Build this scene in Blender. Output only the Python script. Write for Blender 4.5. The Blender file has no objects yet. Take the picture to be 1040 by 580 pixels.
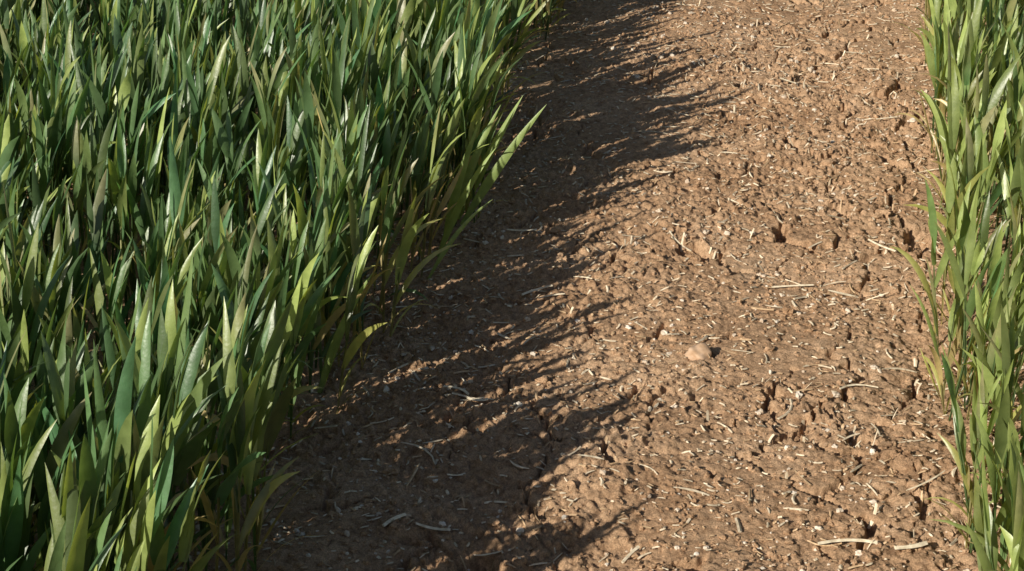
import bpy, math, numpy as np
rng=np.random.default_rng(7)
scene=bpy.context.scene
scene.view_settings.view_transform='Standard'
try: scene.view_settings.look='None'
except Exception: pass
scene.view_settings.exposure=0

# ---------------- noise helpers ----------------
def h2(ix,iy,seed):
    ix=ix.astype(np.int64).astype(np.uint32); iy=iy.astype(np.int64).astype(np.uint32)
    h=ix*np.uint32(374761393)+iy*np.uint32(668265263)+np.uint32((seed*2246822519)&0xffffffff)
    h=(h^(h>>np.uint32(13)))*np.uint32(1274126177)
    h=(h^(h>>np.uint32(16)))*np.uint32(2246822519)
    h=h^(h>>np.uint32(15))
    return h.astype(np.float64)/4294967295.0
def vn(x,y,seed):
    ix=np.floor(x);iy=np.floor(y);fx=x-ix;fy=y-iy
    u=fx*fx*fx*(fx*(fx*6-15)+10);v=fy*fy*fy*(fy*(fy*6-15)+10)
    a=h2(ix,iy,seed);b=h2(ix+1,iy,seed);c=h2(ix,iy+1,seed);d=h2(ix+1,iy+1,seed)
    return (a*(1-u)+b*u)*(1-v)+(c*(1-u)+d*u)*v*1.0-0.5
def fbm(x,y,seed,o=4,g=0.5):
    s=0;a=1;t=0
    for i in range(o):
        xr=x*math.cos(.6*i)-y*math.sin(.6*i);yr=x*math.sin(.6*i)+y*math.cos(.6*i)
        s=s+a*vn(xr*2**i*1.01+i*17.3,yr*2**i*0.99-i*9.1,seed+i);t+=a;a*=g
    return s/t*2
def voro(x,y,seed):
    ix=np.floor(x);iy=np.floor(y)
    f1=np.full(x.shape,9.);f2=np.full(x.shape,9.);cid=np.zeros(x.shape);dx1=np.zeros(x.shape);dy1=np.zeros(x.shape)
    for i in(-1,0,1):
        for j in(-1,0,1):
            cx=ix+i;cy=iy+j
            px=cx+h2(cx,cy,seed);py=cy+h2(cx,cy,seed+5)
            d=np.hypot(px-x,py-y);r=h2(cx,cy,seed+9)
            m=d<f1
            f2=np.where(m,f1,np.minimum(f2,d))
            cid=np.where(m,r,cid);dx1=np.where(m,x-px,dx1);dy1=np.where(m,y-py,dy1)
            f1=np.where(m,d,f1)
    return f1,f2,cid,dx1,dy1
def height(x,y):
    wx=x+0.05*fbm(x*12,y*12,31,4,.6);wy=y+0.05*fbm(x*12,y*12,47,4,.6)
    ux=x+0.014*fbm(x*45,y*45,32,3,.65);uy=y+0.014*fbm(x*45,y*45,48,3,.65)
    h=0.020*fbm(x*3.0,y*3.0,1,2)
    rough=np.clip(0.58+1.0*fbm(x*2.6,y*2.6,77,3)+.14*np.clip(x+.2,-.4,.5)-.10*np.clip(y-3.6,-1,1.6),0.28,1.05)
    h=h+0.0085*rough*fbm(x*18,y*18,3,5,0.6)
    h=h+0.0045*rough*(0.5-np.abs(fbm(x*48,y*48,13,3,0.6))*2)
    f1,f2,c,dx,dy=voro(wx*8.5+.05*y,wy*7.0,100)
    e=f2-f1
    mask=np.clip((fbm(x*6,y*6,55,3,.6)+0.05+0.5*np.clip(x+0.2,-.5,.6))*5,0,1)
    w=0.055+0.14*vn(x*13,y*13,5)
    h=h+(c-0.5)*0.007*np.clip(e*5,0,1)+mask*dx*(c-.5)*.012
    h=h-mask*0.034*np.clip(1-e/np.maximum(w,0.018),0,1)**0.6
    for sc_,amp,thr,sd in((20,.0065,.66,200),(38,.0056,.5,220),(75,.0048,.25,240),(125,.0030,.25,260)):
        f1,f2,c,dx,dy=voro(ux*sc_,uy*sc_+3,sd)
        on=np.clip((c-thr)*5,0,1)
        dome=np.sqrt(np.clip(1-(f1/(.35+.3*c))**2,0,1))
        h=h+rough*amp*on*dome*(.5+.5*c)
        h=h-rough*amp*.25*np.clip(1-(f2-f1)/.2,0,1)
    return h

def mesh_obj(name,V,F,mat,smooth=True,parent=None,attrs=None,nper=4):
    me=bpy.data.meshes.new(name)
    V=np.asarray(V,dtype=np.float32);F=np.asarray(F,dtype=np.int32)
    me.vertices.add(len(V));me.vertices.foreach_set('co',V.ravel())
    n=F.shape[1]
    me.loops.add(F.size);me.loops.foreach_set('vertex_index',F.ravel())
    me.polygons.add(len(F));me.polygons.foreach_set('loop_start',np.arange(0,F.size,n,dtype=np.int32))
    me.polygons.foreach_set('loop_total',np.full(len(F),n,dtype=np.int32))
    me.polygons.foreach_set('use_smooth',np.full(len(F),smooth,dtype=bool))
    me.update(calc_edges=True)
    if attrs is not None:
        at=me.color_attributes.new('Col','FLOAT_COLOR','POINT')
        at.data.foreach_set('color',np.asarray(attrs,dtype=np.float32).ravel())
    me.materials.append(mat)
    ob=bpy.data.objects.new(name,me);scene.collection.objects.link(ob)
    if parent: ob.parent=parent
    return ob

# ---------------- materials ----------------
def newmat(name):
    m=bpy.data.materials.new(name);m.use_nodes=True
    nt=m.node_tree;nt.nodes.clear()
    return m,nt,nt.nodes,nt.links
def ramp(N,stops):
    r=N.new('ShaderNodeValToRGB');el=r.color_ramp.elements
    el[0].position=stops[0][0];el[0].color=(*stops[0][1],1)
    el[1].position=stops[-1][0];el[1].color=(*stops[-1][1],1)
    for p,c in stops[1:-1]:
        e=el.new(p);e.color=(*c,1)
    return r
def soil_mat(name,k=1.0):
    m,nt,N,L=newmat(name)
    out=N.new('ShaderNodeOutputMaterial');b=N.new('ShaderNodeBsdfPrincipled')
    b.inputs['Roughness'].default_value=0.95;b.inputs['Specular IOR Level'].default_value=0.15
    geo=N.new('ShaderNodeNewGeometry')
    def noise(s,d=6,r=0.6):
        n=N.new('ShaderNodeTexNoise');n.inputs['Scale'].default_value=s;n.inputs['Detail'].default_value=d;n.inputs['Roughness'].default_value=r
        L.new(geo.outputs['Position'],n.inputs['Vector']);return n
    n1=noise(4.5);n2=noise(60,5,.7);n3=noise(380,3,.7)
    r1=ramp(N,[(0.3,(.48*k,.292*k,.167*k)),(0.5,(.60*k,.383*k,.228*k)),(0.72,(.68*k,.46*k,.29*k))])
    L.new(n1.outputs['Fac'],r1.inputs[0])
    r2=ramp(N,[(0.30,(.52,.48,.45)),(0.5,(1,1,1)),(0.70,(1.25,1.28,1.31))])
    L.new(n2.outputs['Fac'],r2.inputs[0])
    mx=N.new('ShaderNodeMix');mx.data_type='RGBA';mx.blend_type='MULTIPLY';mx.inputs[0].default_value=1
    L.new(r1.outputs[0],mx.inputs[6]);L.new(r2.outputs[0],mx.inputs[7])
    r3=ramp(N,[(0.35,(.60,.58,.56)),(0.58,(1.05,1.05,1.05)),(0.72,(1.4,1.4,1.4))])
    L.new(n3.outputs['Fac'],r3.inputs[0])
    mx2=N.new('ShaderNodeMix');mx2.data_type='RGBA';mx2.blend_type='MULTIPLY';mx2.inputs[0].default_value=.85
    L.new(mx.outputs[2],mx2.inputs[6]);L.new(r3.outputs[0],mx2.inputs[7])
    L.new(mx2.outputs[2],b.inputs['Base Color'])
    nb=noise(240,6,.75)
    bp=N.new('ShaderNodeBump');bp.inputs['Strength'].default_value=1.0;bp.inputs['Distance'].default_value=0.0045
    L.new(nb.outputs['Fac'],bp.inputs['Height']);L.new(bp.outputs[0],b.inputs['Normal'])
    L.new(b.outputs[0],out.inputs[0]);return m
M_soil=soil_mat('dry_crumbly_soil')
M_clod=soil_mat('soil_crumbs',1.03)

def leaf_mat():
    m,nt,N,L=newmat('wheat_leaf')
    out=N.new('ShaderNodeOutputMaterial');b=N.new('ShaderNodeBsdfPrincipled')
    at=N.new('ShaderNodeVertexColor');at.layer_name='Col'
    geo=N.new('ShaderNodeNewGeometry')
    n=N.new('ShaderNodeTexNoise');n.inputs['Scale'].default_value=45;n.inputs['Detail'].default_value=4
    L.new(geo.outputs['Position'],n.inputs['Vector'])
    r=ramp(N,[(0.3,(.75,.78,.72)),(0.7,(1.2,1.17,1.25))]);L.new(n.outputs['Fac'],r.inputs[0])
    mx=N.new('ShaderNodeMix');mx.data_type='RGBA';mx.blend_type='MULTIPLY';mx.inputs[0].default_value=1
    L.new(at.outputs['Color'],mx.inputs[6]);L.new(r.outputs[0],mx.inputs[7])
    L.new(mx.outputs[2],b.inputs['Base Color'])
    b.inputs['Roughness'].default_value=0.42;b.inputs['Specular IOR Level'].default_value=1.0
    t=N.new('ShaderNodeBsdfTranslucent')
    mt=N.new('ShaderNodeMix');mt.data_type='RGBA';mt.blend_type='MULTIPLY';mt.inputs[0].default_value=1
    L.new(mx.outputs[2],mt.inputs[6]);mt.inputs[7].default_value=(2.1,2.0,0.7,1)
    L.new(mt.outputs[2],t.inputs['Color'])
    bp=N.new('ShaderNodeBump');bp.inputs['Strength'].default_value=0.25;bp.inputs['Distance'].default_value=0.002
    n2=N.new('ShaderNodeTexNoise');n2.inputs['Scale'].default_value=160
    L.new(geo.outputs['Position'],n2.inputs['Vector']);L.new(n2.outputs['Fac'],bp.inputs['Height']);L.new(bp.outputs[0],b.inputs['Normal'])
    ms=N.new('ShaderNodeMixShader');ms.inputs[0].default_value=0.25
    L.new(b.outputs[0],ms.inputs[1]);L.new(t.outputs[0],ms.inputs[2]);L.new(ms.outputs[0],out.inputs[0])
    return m
M_leaf=leaf_mat()
def straw_mat():
    m,nt,N,L=newmat('dry_straw')
    out=N.new('ShaderNodeOutputMaterial');b=N.new('ShaderNodeBsdfPrincipled')
    at=N.new('ShaderNodeVertexColor');at.layer_name='Col'
    geo=N.new('ShaderNodeNewGeometry')
    n=N.new('ShaderNodeTexNoise');n.inputs['Scale'].default_value=120;n.inputs['Detail'].default_value=4
    L.new(geo.outputs['Position'],n.inputs['Vector'])
    r=ramp(N,[(0.3,(.7,.66,.6)),(0.65,(1.1,1.1,1.1))]);L.new(n.outputs['Fac'],r.inputs[0])
    mx=N.new('ShaderNodeMix');mx.data_type='RGBA';mx.blend_type='MULTIPLY';mx.inputs[0].default_value=1
    L.new(at.outputs['Color'],mx.inputs[6]);L.new(r.outputs[0],mx.inputs[7])
    L.new(mx.outputs[2],b.inputs['Base Color']);b.inputs['Roughness'].default_value=.6
    L.new(b.outputs[0],out.inputs[0]);return m
M_straw=straw_mat()

# ---------------- ground (one sheet) ----------------
def axis(lo,hi,step,far):
    c=np.arange(lo,hi+1e-6,step)
    out=[];d=step;p=hi
    while p<far:
        d*=1.13;p+=d;out.append(p)
    o2=[];d=step;p=lo
    while p>-far:
        d*=1.13;p-=d;o2.append(p)
    return np.array(o2[::-1]+list(c)+out)
xs=axis(-0.92,0.36,0.0025,400);ys=axis(2.15,5.6,0.0031,400)
X,Y=np.meshgrid(xs,ys)
Z=height(X,Y)
fade=np.clip(1-(np.hypot(X,Y-4)-8)/20,0,1);Z=Z*fade
nx,ny=len(xs),len(ys)
idx=np.arange(nx*ny).reshape(ny,nx)
F=np.stack([idx[:-1,:-1],idx[:-1,1:],idx[1:,1:],idx[1:,:-1]],-1).reshape(-1,4)
mesh_obj('soil_ground',np.stack([X,Y,Z],-1).reshape(-1,3),F,M_soil,True)

f=2000.0;pit=math.atan(893/f);yaw=math.radians(8.9);CH=1.5
def ground_pt(u,v):
    x=u-520;y=290-v
    up=y*math.cos(pit)-f*math.sin(pit);fw=f*math.cos(pit)+y*math.sin(pit);t=-CH/up
    r_=x*t;w=fw*t
    return r_*math.cos(yaw)-w*math.sin(yaw),r_*math.sin(yaw)+w*math.cos(yaw)

# ---------------- wheat ----------------
def leaves(base,L,W,az,th0,th1,twist,col,col2,S=7,face=None,bend=1.7,fold=.16):
    n=len(L);s=np.linspace(0,1,S+1)
    th=th0[:,None]+th1[:,None]*s[None]**bend
    ds=(L/S)[:,None]
    dh=np.sin(th)*ds;dz=np.cos(th)*ds
    hx=np.concatenate([np.zeros((n,1)),np.cumsum((dh[:,:-1]+dh[:,1:])/2,1)],1)
    hz=np.concatenate([np.zeros((n,1)),np.cumsum((dz[:,:-1]+dz[:,1:])/2,1)],1)
    ca=np.cos(az)[:,None];sa=np.sin(az)[:,None]
    P=np.stack([base[:,0:1]+hx*ca,base[:,1:2]+hx*sa,base[:,2:3]+hz],-1)
    T=np.stack([np.sin(th)*ca,np.sin(th)*sa,np.cos(th)],-1)
    B=np.stack([-sa+0*th,ca+0*th,0*th],-1)
    Nn=np.cross(T,B)
    a=(face[:,None] if face is not None else 0)+twist[:,None]*s[None]
    Wd=B*np.cos(a)[...,None]+Nn*np.sin(a)[...,None]
    No=-B*np.sin(a)[...,None]+Nn*np.cos(a)[...,None]
    prof=np.minimum(1,0.40+s*1.9)*np.clip(1-s**2.7,0,1)**0.9
    prof[-1]=0.02
    w=(W[:,None]*prof[None])[...,None]*.5
    mid=P+No*w*fold*2
    V=np.stack([P-Wd*w,mid,P+Wd*w],2)
    V=V.reshape(-1,3)
    i=(np.arange(n)*(S+1)*3)[:,None,None]+(np.arange(S)*3)[None,:,None]+np.arange(2)[None,None,:]
    F=np.stack([i,i+1,i+4,i+3],-1).reshape(-1,4)
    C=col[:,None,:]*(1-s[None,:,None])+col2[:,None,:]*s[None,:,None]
    C=np.repeat(C[:,:,None,:],3,2).reshape(-1,3)
    C=np.concatenate([C,np.ones((len(C),1))],1)
    return V,F,C
def merge(parts):
    Vs=[];Fs=[];Cs=[];o=0
    for V,F,C in parts:
        Vs.append(V);Fs.append(F+o);Cs.append(C);o+=len(V)
    return np.concatenate(Vs),np.concatenate(Fs),np.concatenate(Cs)
def wheat(px,py,pz,edge,S=7,hs=None,warm=0.0,leanx=.05):
    n=len(px);R=rng
    if hs is None: hs=np.ones(n)
    parts=[]
    H=hs*R.normal(0.22,0.034,n)
    lx=leanx+R.normal(0,.08,n)+.03*edge;ly=0.03+R.normal(0,.08,n)
    out=(R.random(n)<.10*edge)
    lx=lx+out*(.25 if leanx>0 else -.12)
    laz=np.arctan2(ly,lx);lth=np.hypot(lx,ly)
    base=np.stack([px,py,pz-.01],-1)
    stemc=np.array([.10,.16,.05])*R.uniform(.75,1.2,(n,1))
    yl=np.array([.50,.40,.17])
    ye=(R.random(n)<(0.12+0.65*edge))[:,None]
    stemb=np.where(ye,yl*R.uniform(.5,1,(n,1)),stemc*.8)
    for k in(0,math.pi/2):
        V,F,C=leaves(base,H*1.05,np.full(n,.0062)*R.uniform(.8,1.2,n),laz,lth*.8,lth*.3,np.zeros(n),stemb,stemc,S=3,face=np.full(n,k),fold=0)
        parts.append((V,F,C))
    def at(fr):
        return np.stack([px+np.sin(lth*.85)*np.cos(laz)*H*fr,py+np.sin(lth*.85)*np.sin(laz)*H*fr,pz-.01+np.cos(lth*.85)*H*fr],-1)
    a0=R.uniform(0,2*math.pi,n)
    specs=[(1.0,.120,.0160,.07,.20,1.0),(.88,.130,.0190,.15,.32,1.0),(.66,.145,.0180,.22,.5,1.0),(.42,.135,.012,.33,.8,.8),(.18,.11,.007,.5,1.0,.7),(.05,.12,.004,.4,1.2,.6)]
    for j,(fr,Ln,Wn,t0,t1,prob) in enumerate(specs):
        k=R.random(n)<prob
        if j==5: k=k&(edge>.2)
        m=k.sum()
        if m==0: continue
        az=(a0+j*math.pi+R.normal(0,.5,n))[k]
        th0=np.abs(R.normal(t0,.08,m));th1=R.normal(t1,t1*.6,m)
        vx=np.sin(th0)*np.cos(az)+lx[k]+.05;vy=np.sin(th0)*np.sin(az)+ly[k]+.02
        az2=np.arctan2(vy,vx);th0=np.hypot(vx,vy)
        bl=hs[k]*Ln*R.normal(1,.20,m)
        g=R.uniform(.55,1.35,(m,1))
        c=np.array([.102+.045*warm,.180+.035*warm,.070])*g
        c=c*(1+np.array([.25,.0,-.1])*R.normal(0,.6,(m,1)))
        pf=.18+.34*edge[k]+.20*warm
        fresh=(R.random(m)<pf)[:,None]
        c=np.where(fresh,np.array([.27,.35,.11])*g,c)
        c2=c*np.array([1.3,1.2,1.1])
        if j>=3:
            dry=(R.random(m)<(.25+.65*edge[k]))[:,None]
            yc=np.where(R.random((m,1))<.5,np.array([.58,.46,.20]),np.array([.42,.41,.12]))*R.uniform(.6,1.1,(m,1))
            c=np.where(dry,yc,c);c2=np.where(dry,yc*1.15,c2)
        else:
            tip=(R.random(m)<.08)[:,None]
            c2=np.where(tip,np.array([.34,.31,.15]),c2)
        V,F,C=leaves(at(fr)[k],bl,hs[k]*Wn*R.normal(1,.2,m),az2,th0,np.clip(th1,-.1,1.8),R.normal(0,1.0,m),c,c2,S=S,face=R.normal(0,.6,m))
        parts.append((V,F,C))
    return merge(parts)
def eL(y):
    return -0.730+0.078*np.exp(-((y-3.65)/.45)**2)+0.06*np.clip((y-4.2)/.8,0,1)+0.02*np.sin(y*9)+.015*np.sin(y*23+1)
def eR(y):
    return 0.262+0.022*np.clip(y-3,0,2)+0.012*np.sin(y*7+2)+.012*np.sin(y*19)
def shoots(x0,x1,y0,y1,dens,rowoff,row=.115,jit=.025):
    n=int((x1-x0)*(y1-y0)*dens)
    rows=np.arange(math.floor((x0-rowoff)/row),math.ceil((x1-rowoff)/row)+1)
    px=rowoff+rng.choice(rows,n)*row+rng.normal(0,jit,n)
    py=rng.uniform(y0,y1,n)
    m=(px>=x0)&(px<=x1)
    return px[m],py[m]
cropL=bpy.data.objects.new('wheat_crop',None);scene.collection.objects.link(cropL)
cropR=bpy.data.objects.new('wheat_crop.001',None);scene.collection.objects.link(cropR)
def hvar(x,y): return 1.00+.20*fbm(x*3.0,y*3.0,901,3)+.10*np.exp(-((y-3.75)/.4)**2)*(x>-1.0)+.22*np.clip(2.9-y,0,.7)*(x<0)
px,py=shoots(-3.2,-.5,1.0,7.0,560,-.70)
m=(px<eL(py))&(rng.random(len(px))<np.clip(.95+.9*fbm(px*7,py*7,333,2)+.3*(px>-.95),.35,1));px=px[m];py=py[m]
ed=np.clip(1-(eL(py)-px)/.10,0,1)
WL=wheat(px,py,height(px,py),ed,hs=hvar(px,py))
hb=[(238,545,.29,.024,.16,.10,1),(470,225,.30,.020,.42,.10,1),(474,232,.31,.020,.52,.15,1),(462,235,.28,.018,.30,.2,1),(455,250,.27,.019,.22,.15,1),(450,260,.26,.018,.35,.3,1),(478,215,.25,.016,.25,.2,0),(300,430,.27,.018,.22,.2,0),(215,560,.25,.02,.05,.2,0),(330,400,.24,.016,.3,.3,1),(440,285,.2,.010,.5,.5,1)]
gp=np.array([ground_pt(a,b) for a,b,*_ in hb]);hh=np.array([[c for c in t[2:]] for t in hb])
gb=np.stack([gp[:,0]-.01,gp[:,1],height(gp[:,0],gp[:,1])],-1)
hc=np.where(hh[:,4:5]>.5,np.array([.27,.35,.11]),np.array([.14,.22,.08]))
HL=leaves(gb,hh[:,0],hh[:,1],np.full(len(hb),yaw)+rng.normal(0,.25,len(hb)),hh[:,2],hh[:,3],rng.normal(0,.3,len(hb)),hc,hc*1.25,S=12,face=np.full(len(hb),1.3)+rng.normal(0,.2,len(hb)))
V,F,C=merge([WL,HL])
mesh_obj('wheat_blades_near',V,F,M_leaf,True,cropL,C)
px,py=shoots(.2,1.9,1.0,7.0,460,.31)
m=px>eR(py);px=px[m];py=py[m]
ed=np.clip(1-(px-eR(py))/.10,0,1)
V,F,C=wheat(px,py,height(px,py),ed,hs=hvar(px,py)*.95,warm=1.2,leanx=.0)
mesh_obj('wheat_blades_near',V,F,M_leaf,True,cropR,C)
px,py=shoots(0,1.15,0,1.5,340,.0575)
V,F,C=wheat(px,py,np.zeros(len(px)),np.zeros(len(px)),S=4)
t=mesh_obj('wheat_tile',V,F,M_leaf,True,cropL,C);tm=t.data;bpy.data.objects.remove(t)
def tile(x,y,p):
    o=bpy.data.objects.new('wheat_tile',tm);o.location=(x,y,0);o.parent=p;scene.collection.objects.link(o)
for iy in range(-2,12):
    for ix in range(10):
        ty=1.0+1.5*(iy-2)
        inY=(ty>=1.0-1e-6 and ty<7.0-1e-6)
        if inY:
            tile(-3.2-1.15*(ix+1),ty,cropL);tile(1.9+1.15*ix,ty,cropR)
        else:
            tile(-.70-1.15*(ix+1),ty,cropL);tile(.30+1.15*ix,ty,cropR)

# ---------------- straw litter ----------------
def straws(n,x0,x1,y0,y1,Lf,Wf,colf,lift,flat=.32,given=None):
    x=rng.uniform(x0,x1,n);y=rng.uniform(y0,y1,n)
    a=rng.normal(0.15,0.9,n);L=Lf(n);W=Wf(n);c=colf(n)
    if given is not None:
        x,y,a,L,W=given
    S=5;s=np.linspace(-.5,.5,S)
    curve=rng.normal(0,.08,n)*L
    cx=x[:,None]+np.cos(a)[:,None]*s*L[:,None]-np.sin(a)[:,None]*curve[:,None]*(s*s*4-.5)
    cy=y[:,None]+np.sin(a)[:,None]*s*L[:,None]+np.cos(a)[:,None]*curve[:,None]*(s*s*4-.5)
    g=height(cx,cy)
    za=g[:,0];zb=g[:,-1]
    line=za[:,None]+(zb-za)[:,None]*(s+.5)[None]
    over=(g-line).max(1)
    cz=line+over[:,None]*0.70+lift
    taper=np.where((rng.random(n)<.5)[:,None],1-.5*np.abs(s[None]*2)**3,1.0)*rng.uniform(.8,1.1,(n,S))
    wv=W[:,None]*taper
    R4=4;V=[]
    for k in range(R4):
        an=k*math.pi/2
        V.append(np.stack([cx-np.sin(a)[:,None]*wv*.5*math.cos(an),cy+np.cos(a)[:,None]*wv*.5*math.cos(an),cz+wv*flat*math.sin(an)],-1))
    V=np.stack(V,2).reshape(-1,3)
    i=(np.arange(n)*S*R4)[:,None,None]+(np.arange(S-1)*R4)[None,:,None]
    k=np.arange(R4)[None,None,:];k2=(k+1)%R4
    F=np.stack([i+k,i+k2,i+k2+R4,i+k+R4],-1).reshape(-1,4)
    b0=(np.arange(n)*S*R4)[:,None]
    caps=np.concatenate([b0+np.array([3,2,1,0]),b0+(S-1)*R4+np.array([0,1,2,3])])
    F=np.concatenate([F,caps])
    C=np.repeat(c,S*R4,0);C=np.concatenate([C,np.ones((len(C),1))],1)
    return V,F,C
def sc(n): 
    b=np.array([.90,.76,.56])*rng.uniform(.6,1.05,(n,1));return np.where(rng.random((n,1))<.3,b*np.array([.75,.62,.5]),b)
U=rng.uniform
G=[(860,555,0,.085,.008),(925,562,.3,.05,.011),(465,405,-.6,.05,.006),(485,416,.1,.035,.007),(545,302,.35,.06,.007),(530,240,.1,.06,.005),(805,290,.15,.08,.006),(860,297,.1,.07,.007),(885,303,-.2,.06,.005),(560,308,.2,.05,.005),(410,312,.2,.05,.006),(895,255,-.9,.07,.007),(870,400,.3,.07,.005),(480,415,0,.04,.005),(940,500,.6,.08,.004),(800,85,-.1,.04,.007),(770,73,.8,.03,.009),(900,128,.2,.05,.005),(740,160,-.4,.04,.005),(440,545,.0,.05,.007),(400,540,.7,.04,.008),(560,140,.3,.06,.004),(690,250,-.6,.05,.005),(850,230,.4,.05,.005),(640,560,.9,.04,.006),(600,480,.1,.04,.006)]
gp=np.array([ground_pt(a,b) for a,b,*_ in G]);ga=np.array([g_[2] for g_ in G])+yaw;gl=np.array([g_[3] for g_ in G]);gw=np.array([g_[4] for g_ in G])
parts=[straws(480,-1.1,.40,1.9,6.2,lambda n:U(.016,.042,n),lambda n:U(.0034,.0064,n),sc,.0022),
       straws(len(G),0,1,0,1,lambda n:n,lambda n:n,lambda n:np.array([.92,.80,.60])*U(.8,1.05,(n,1)),.0045,given=(gp[:,0],gp[:,1],ga,gl,gw)),
       straws(20,-.9,.3,1.9,6.2,lambda n:U(.05,.08,n),lambda n:U(.004,.006,n),sc,.002),
       straws(10500,-1.1,.40,1.9,6.2,lambda n:.004+.013*rng.random(n)**2,lambda n:U(.0024,.0055,n),sc,.002),
       straws(1200,-3,2,-1,9,lambda n:U(.02,.05,n),lambda n:U(.003,.005,n),sc,.001)]
V,F,C=merge(parts)
mesh_obj('straw_litter',V,F,M_straw,False,None,C)

# ---------------- soil clods / pebbles ----------------
import bmesh
bm=bmesh.new();bmesh.ops.create_icosphere(bm,subdivisions=2,radius=1.0)
bv=np.array([v.co[:] for v in bm.verts]);bf=np.array([[v.index for v in f_.verts] for f_ in bm.faces]);bm.free()
def clods(n,x0,x1,y0,y1,rf,sink=.2,bump=1.0):
    x=rng.uniform(x0,x1,n);y=rng.uniform(y0,y1,n)
    k=rng.random(n)<np.clip(.55+1.3*fbm(x*3,y*3,501,2),.12,1);x=x[k];y=y[k];n=len(x)
    r=rf(n);g=height(x,y)
    sc3=rng.uniform(.6,1.25,(n,1,3))*np.array([1,1,.75])
    d=1+bump*(.28*np.sin(bv[None,:,0]*3+rng.uniform(0,6,(n,1)))*np.sin(bv[None,:,1]*3.3+rng.uniform(0,6,(n,1)))+.16*np.sin(bv[None,:,2]*6+bv[None,:,0]*5+rng.uniform(0,6,(n,1)))+rng.normal(0,.07,(n,len(bv))))
    P=bv[None]*d[...,None]*sc3*r[:,None,None]
    a=rng.uniform(0,6.28,n)[:,None]
    xx=P[...,0]*np.cos(a)-P[...,1]*np.sin(a);yy=P[...,0]*np.sin(a)+P[...,1]*np.cos(a)
    P=np.stack([xx+x[:,None],yy+y[:,None],P[...,2]+(g+r*sink)[:,None]],-1)
    F=(bf[None]+(np.arange(n)*len(bv))[:,None,None]).reshape(-1,3)
    return P.reshape(-1,3),F
V1,F1=clods(19000,-1.0,.40,1.9,6.2,lambda n:.0022+.004*rng.random(n)**2.3)
V2,F2=clods(600,-1.0,.40,1.9,6.2,lambda n:.006+.007*rng.random(n)**2.5)
mesh_obj('soil_clods',np.concatenate([V1,V2]),np.concatenate([F1,F2+len(V1)]),M_clod,False)
m,nt,N,L=newmat('pale_stone')
o=N.new('ShaderNodeOutputMaterial');b=N.new('ShaderNodeBsdfPrincipled');b.inputs['Roughness'].default_value=.8
n=N.new('ShaderNodeTexNoise');n.inputs['Scale'].default_value=30;n.inputs['Detail'].default_value=5;g=N.new('ShaderNodeNewGeometry');L.new(g.outputs['Position'],n.inputs['Vector'])
r=ramp(N,[(.35,(.58,.44,.31)),(.65,(.85,.76,.64))]);L.new(n.outputs['Fac'],r.inputs[0]);L.new(r.outputs[0],b.inputs['Base Color']);L.new(b.outputs[0],o.inputs[0])
V1,F1=clods(3800,-1.0,.40,1.9,6.2,lambda n:.002+.0048*rng.random(n)**3.5,.3,1.0)
mesh_obj('pebbles',V1,F1,m,False)
m,nt,N,L=newmat('tan_stone')
o=N.new('ShaderNodeOutputMaterial');b=N.new('ShaderNodeBsdfPrincipled');b.inputs['Roughness'].default_value=.85
n=N.new('ShaderNodeTexNoise');n.inputs['Scale'].default_value=90;g=N.new('ShaderNodeNewGeometry');L.new(g.outputs['Position'],n.inputs['Vector'])
r=ramp(N,[(.3,(.46,.29,.17)),(.7,(.62,.43,.29))]);L.new(n.outputs['Fac'],r.inputs[0]);L.new(r.outputs[0],b.inputs['Base Color']);L.new(b.outputs[0],o.inputs[0])
bm=bmesh.new();bmesh.ops.create_icosphere(bm,subdivisions=4,radius=1)
sx,sy=ground_pt(710,367)
sh=float(height(np.array([sx]),np.array([sy]))[0])
for v in bm.verts:
    c=v.co;k=1+.16*math.sin(c.x*3+1)*math.sin(c.y*4)+.08*math.sin(c.z*7+c.x*5)+.03*math.sin(c.x*17)*math.sin(c.y*15+c.z*12)
    v.co=(c.x*.021*k+sx,c.y*.019*k+sy,c.z*.016*k+sh+.001)
me=bpy.data.meshes.new('stone');bm.to_mesh(me);bm.free();me.materials.append(m)
for p in me.polygons:p.use_smooth=True
scene.collection.objects.link(bpy.data.objects.new('stone',me))

# ---------------- light ----------------
ry=(math.cos(yaw),math.sin(yaw));fy=(-math.sin(yaw),math.cos(yaw))
A=math.radians(44);EL=math.radians(27.5)
sdx=math.cos(A)*ry[0]+math.sin(A)*fy[0];sdy=math.cos(A)*ry[1]+math.sin(A)*fy[1]
from mathutils import Vector
d=Vector((sdx*math.cos(EL),sdy*math.cos(EL),-math.sin(EL)))
ld=bpy.data.lights.new('sun','SUN');ld.energy=5.0;ld.angle=math.radians(.5);ld.color=(1,.94,.82)
lo=bpy.data.objects.new('sun',ld);lo.rotation_euler=d.to_track_quat('-Z','Y').to_euler();lo.location=(-5,-5,8);scene.collection.objects.link(lo)
w=bpy.data.worlds.new('World');scene.world=w;w.use_nodes=True
nt=w.node_tree;bg=nt.nodes['Background']
sk=nt.nodes.new('ShaderNodeTexSky');sk.sky_type='NISHITA';sk.sun_disc=False
sk.sun_elevation=EL;sk.sun_rotation=math.atan2(-sdx,-sdy)%(2*math.pi)
nt.links.new(sk.outputs[0],bg.inputs[0]);bg.inputs[1].default_value=.06

# ---------------- camera ----------------
cd=bpy.data.cameras.new('camera');cd.sensor_width=36;cd.lens=36*f/1040;cd.clip_start=.05;cd.clip_end=2000
co=bpy.data.objects.new('camera',cd);co.location=(0,0,CH);co.rotation_euler=(math.pi/2-pit,0,yaw)
scene.collection.objects.link(co);scene.camera=co
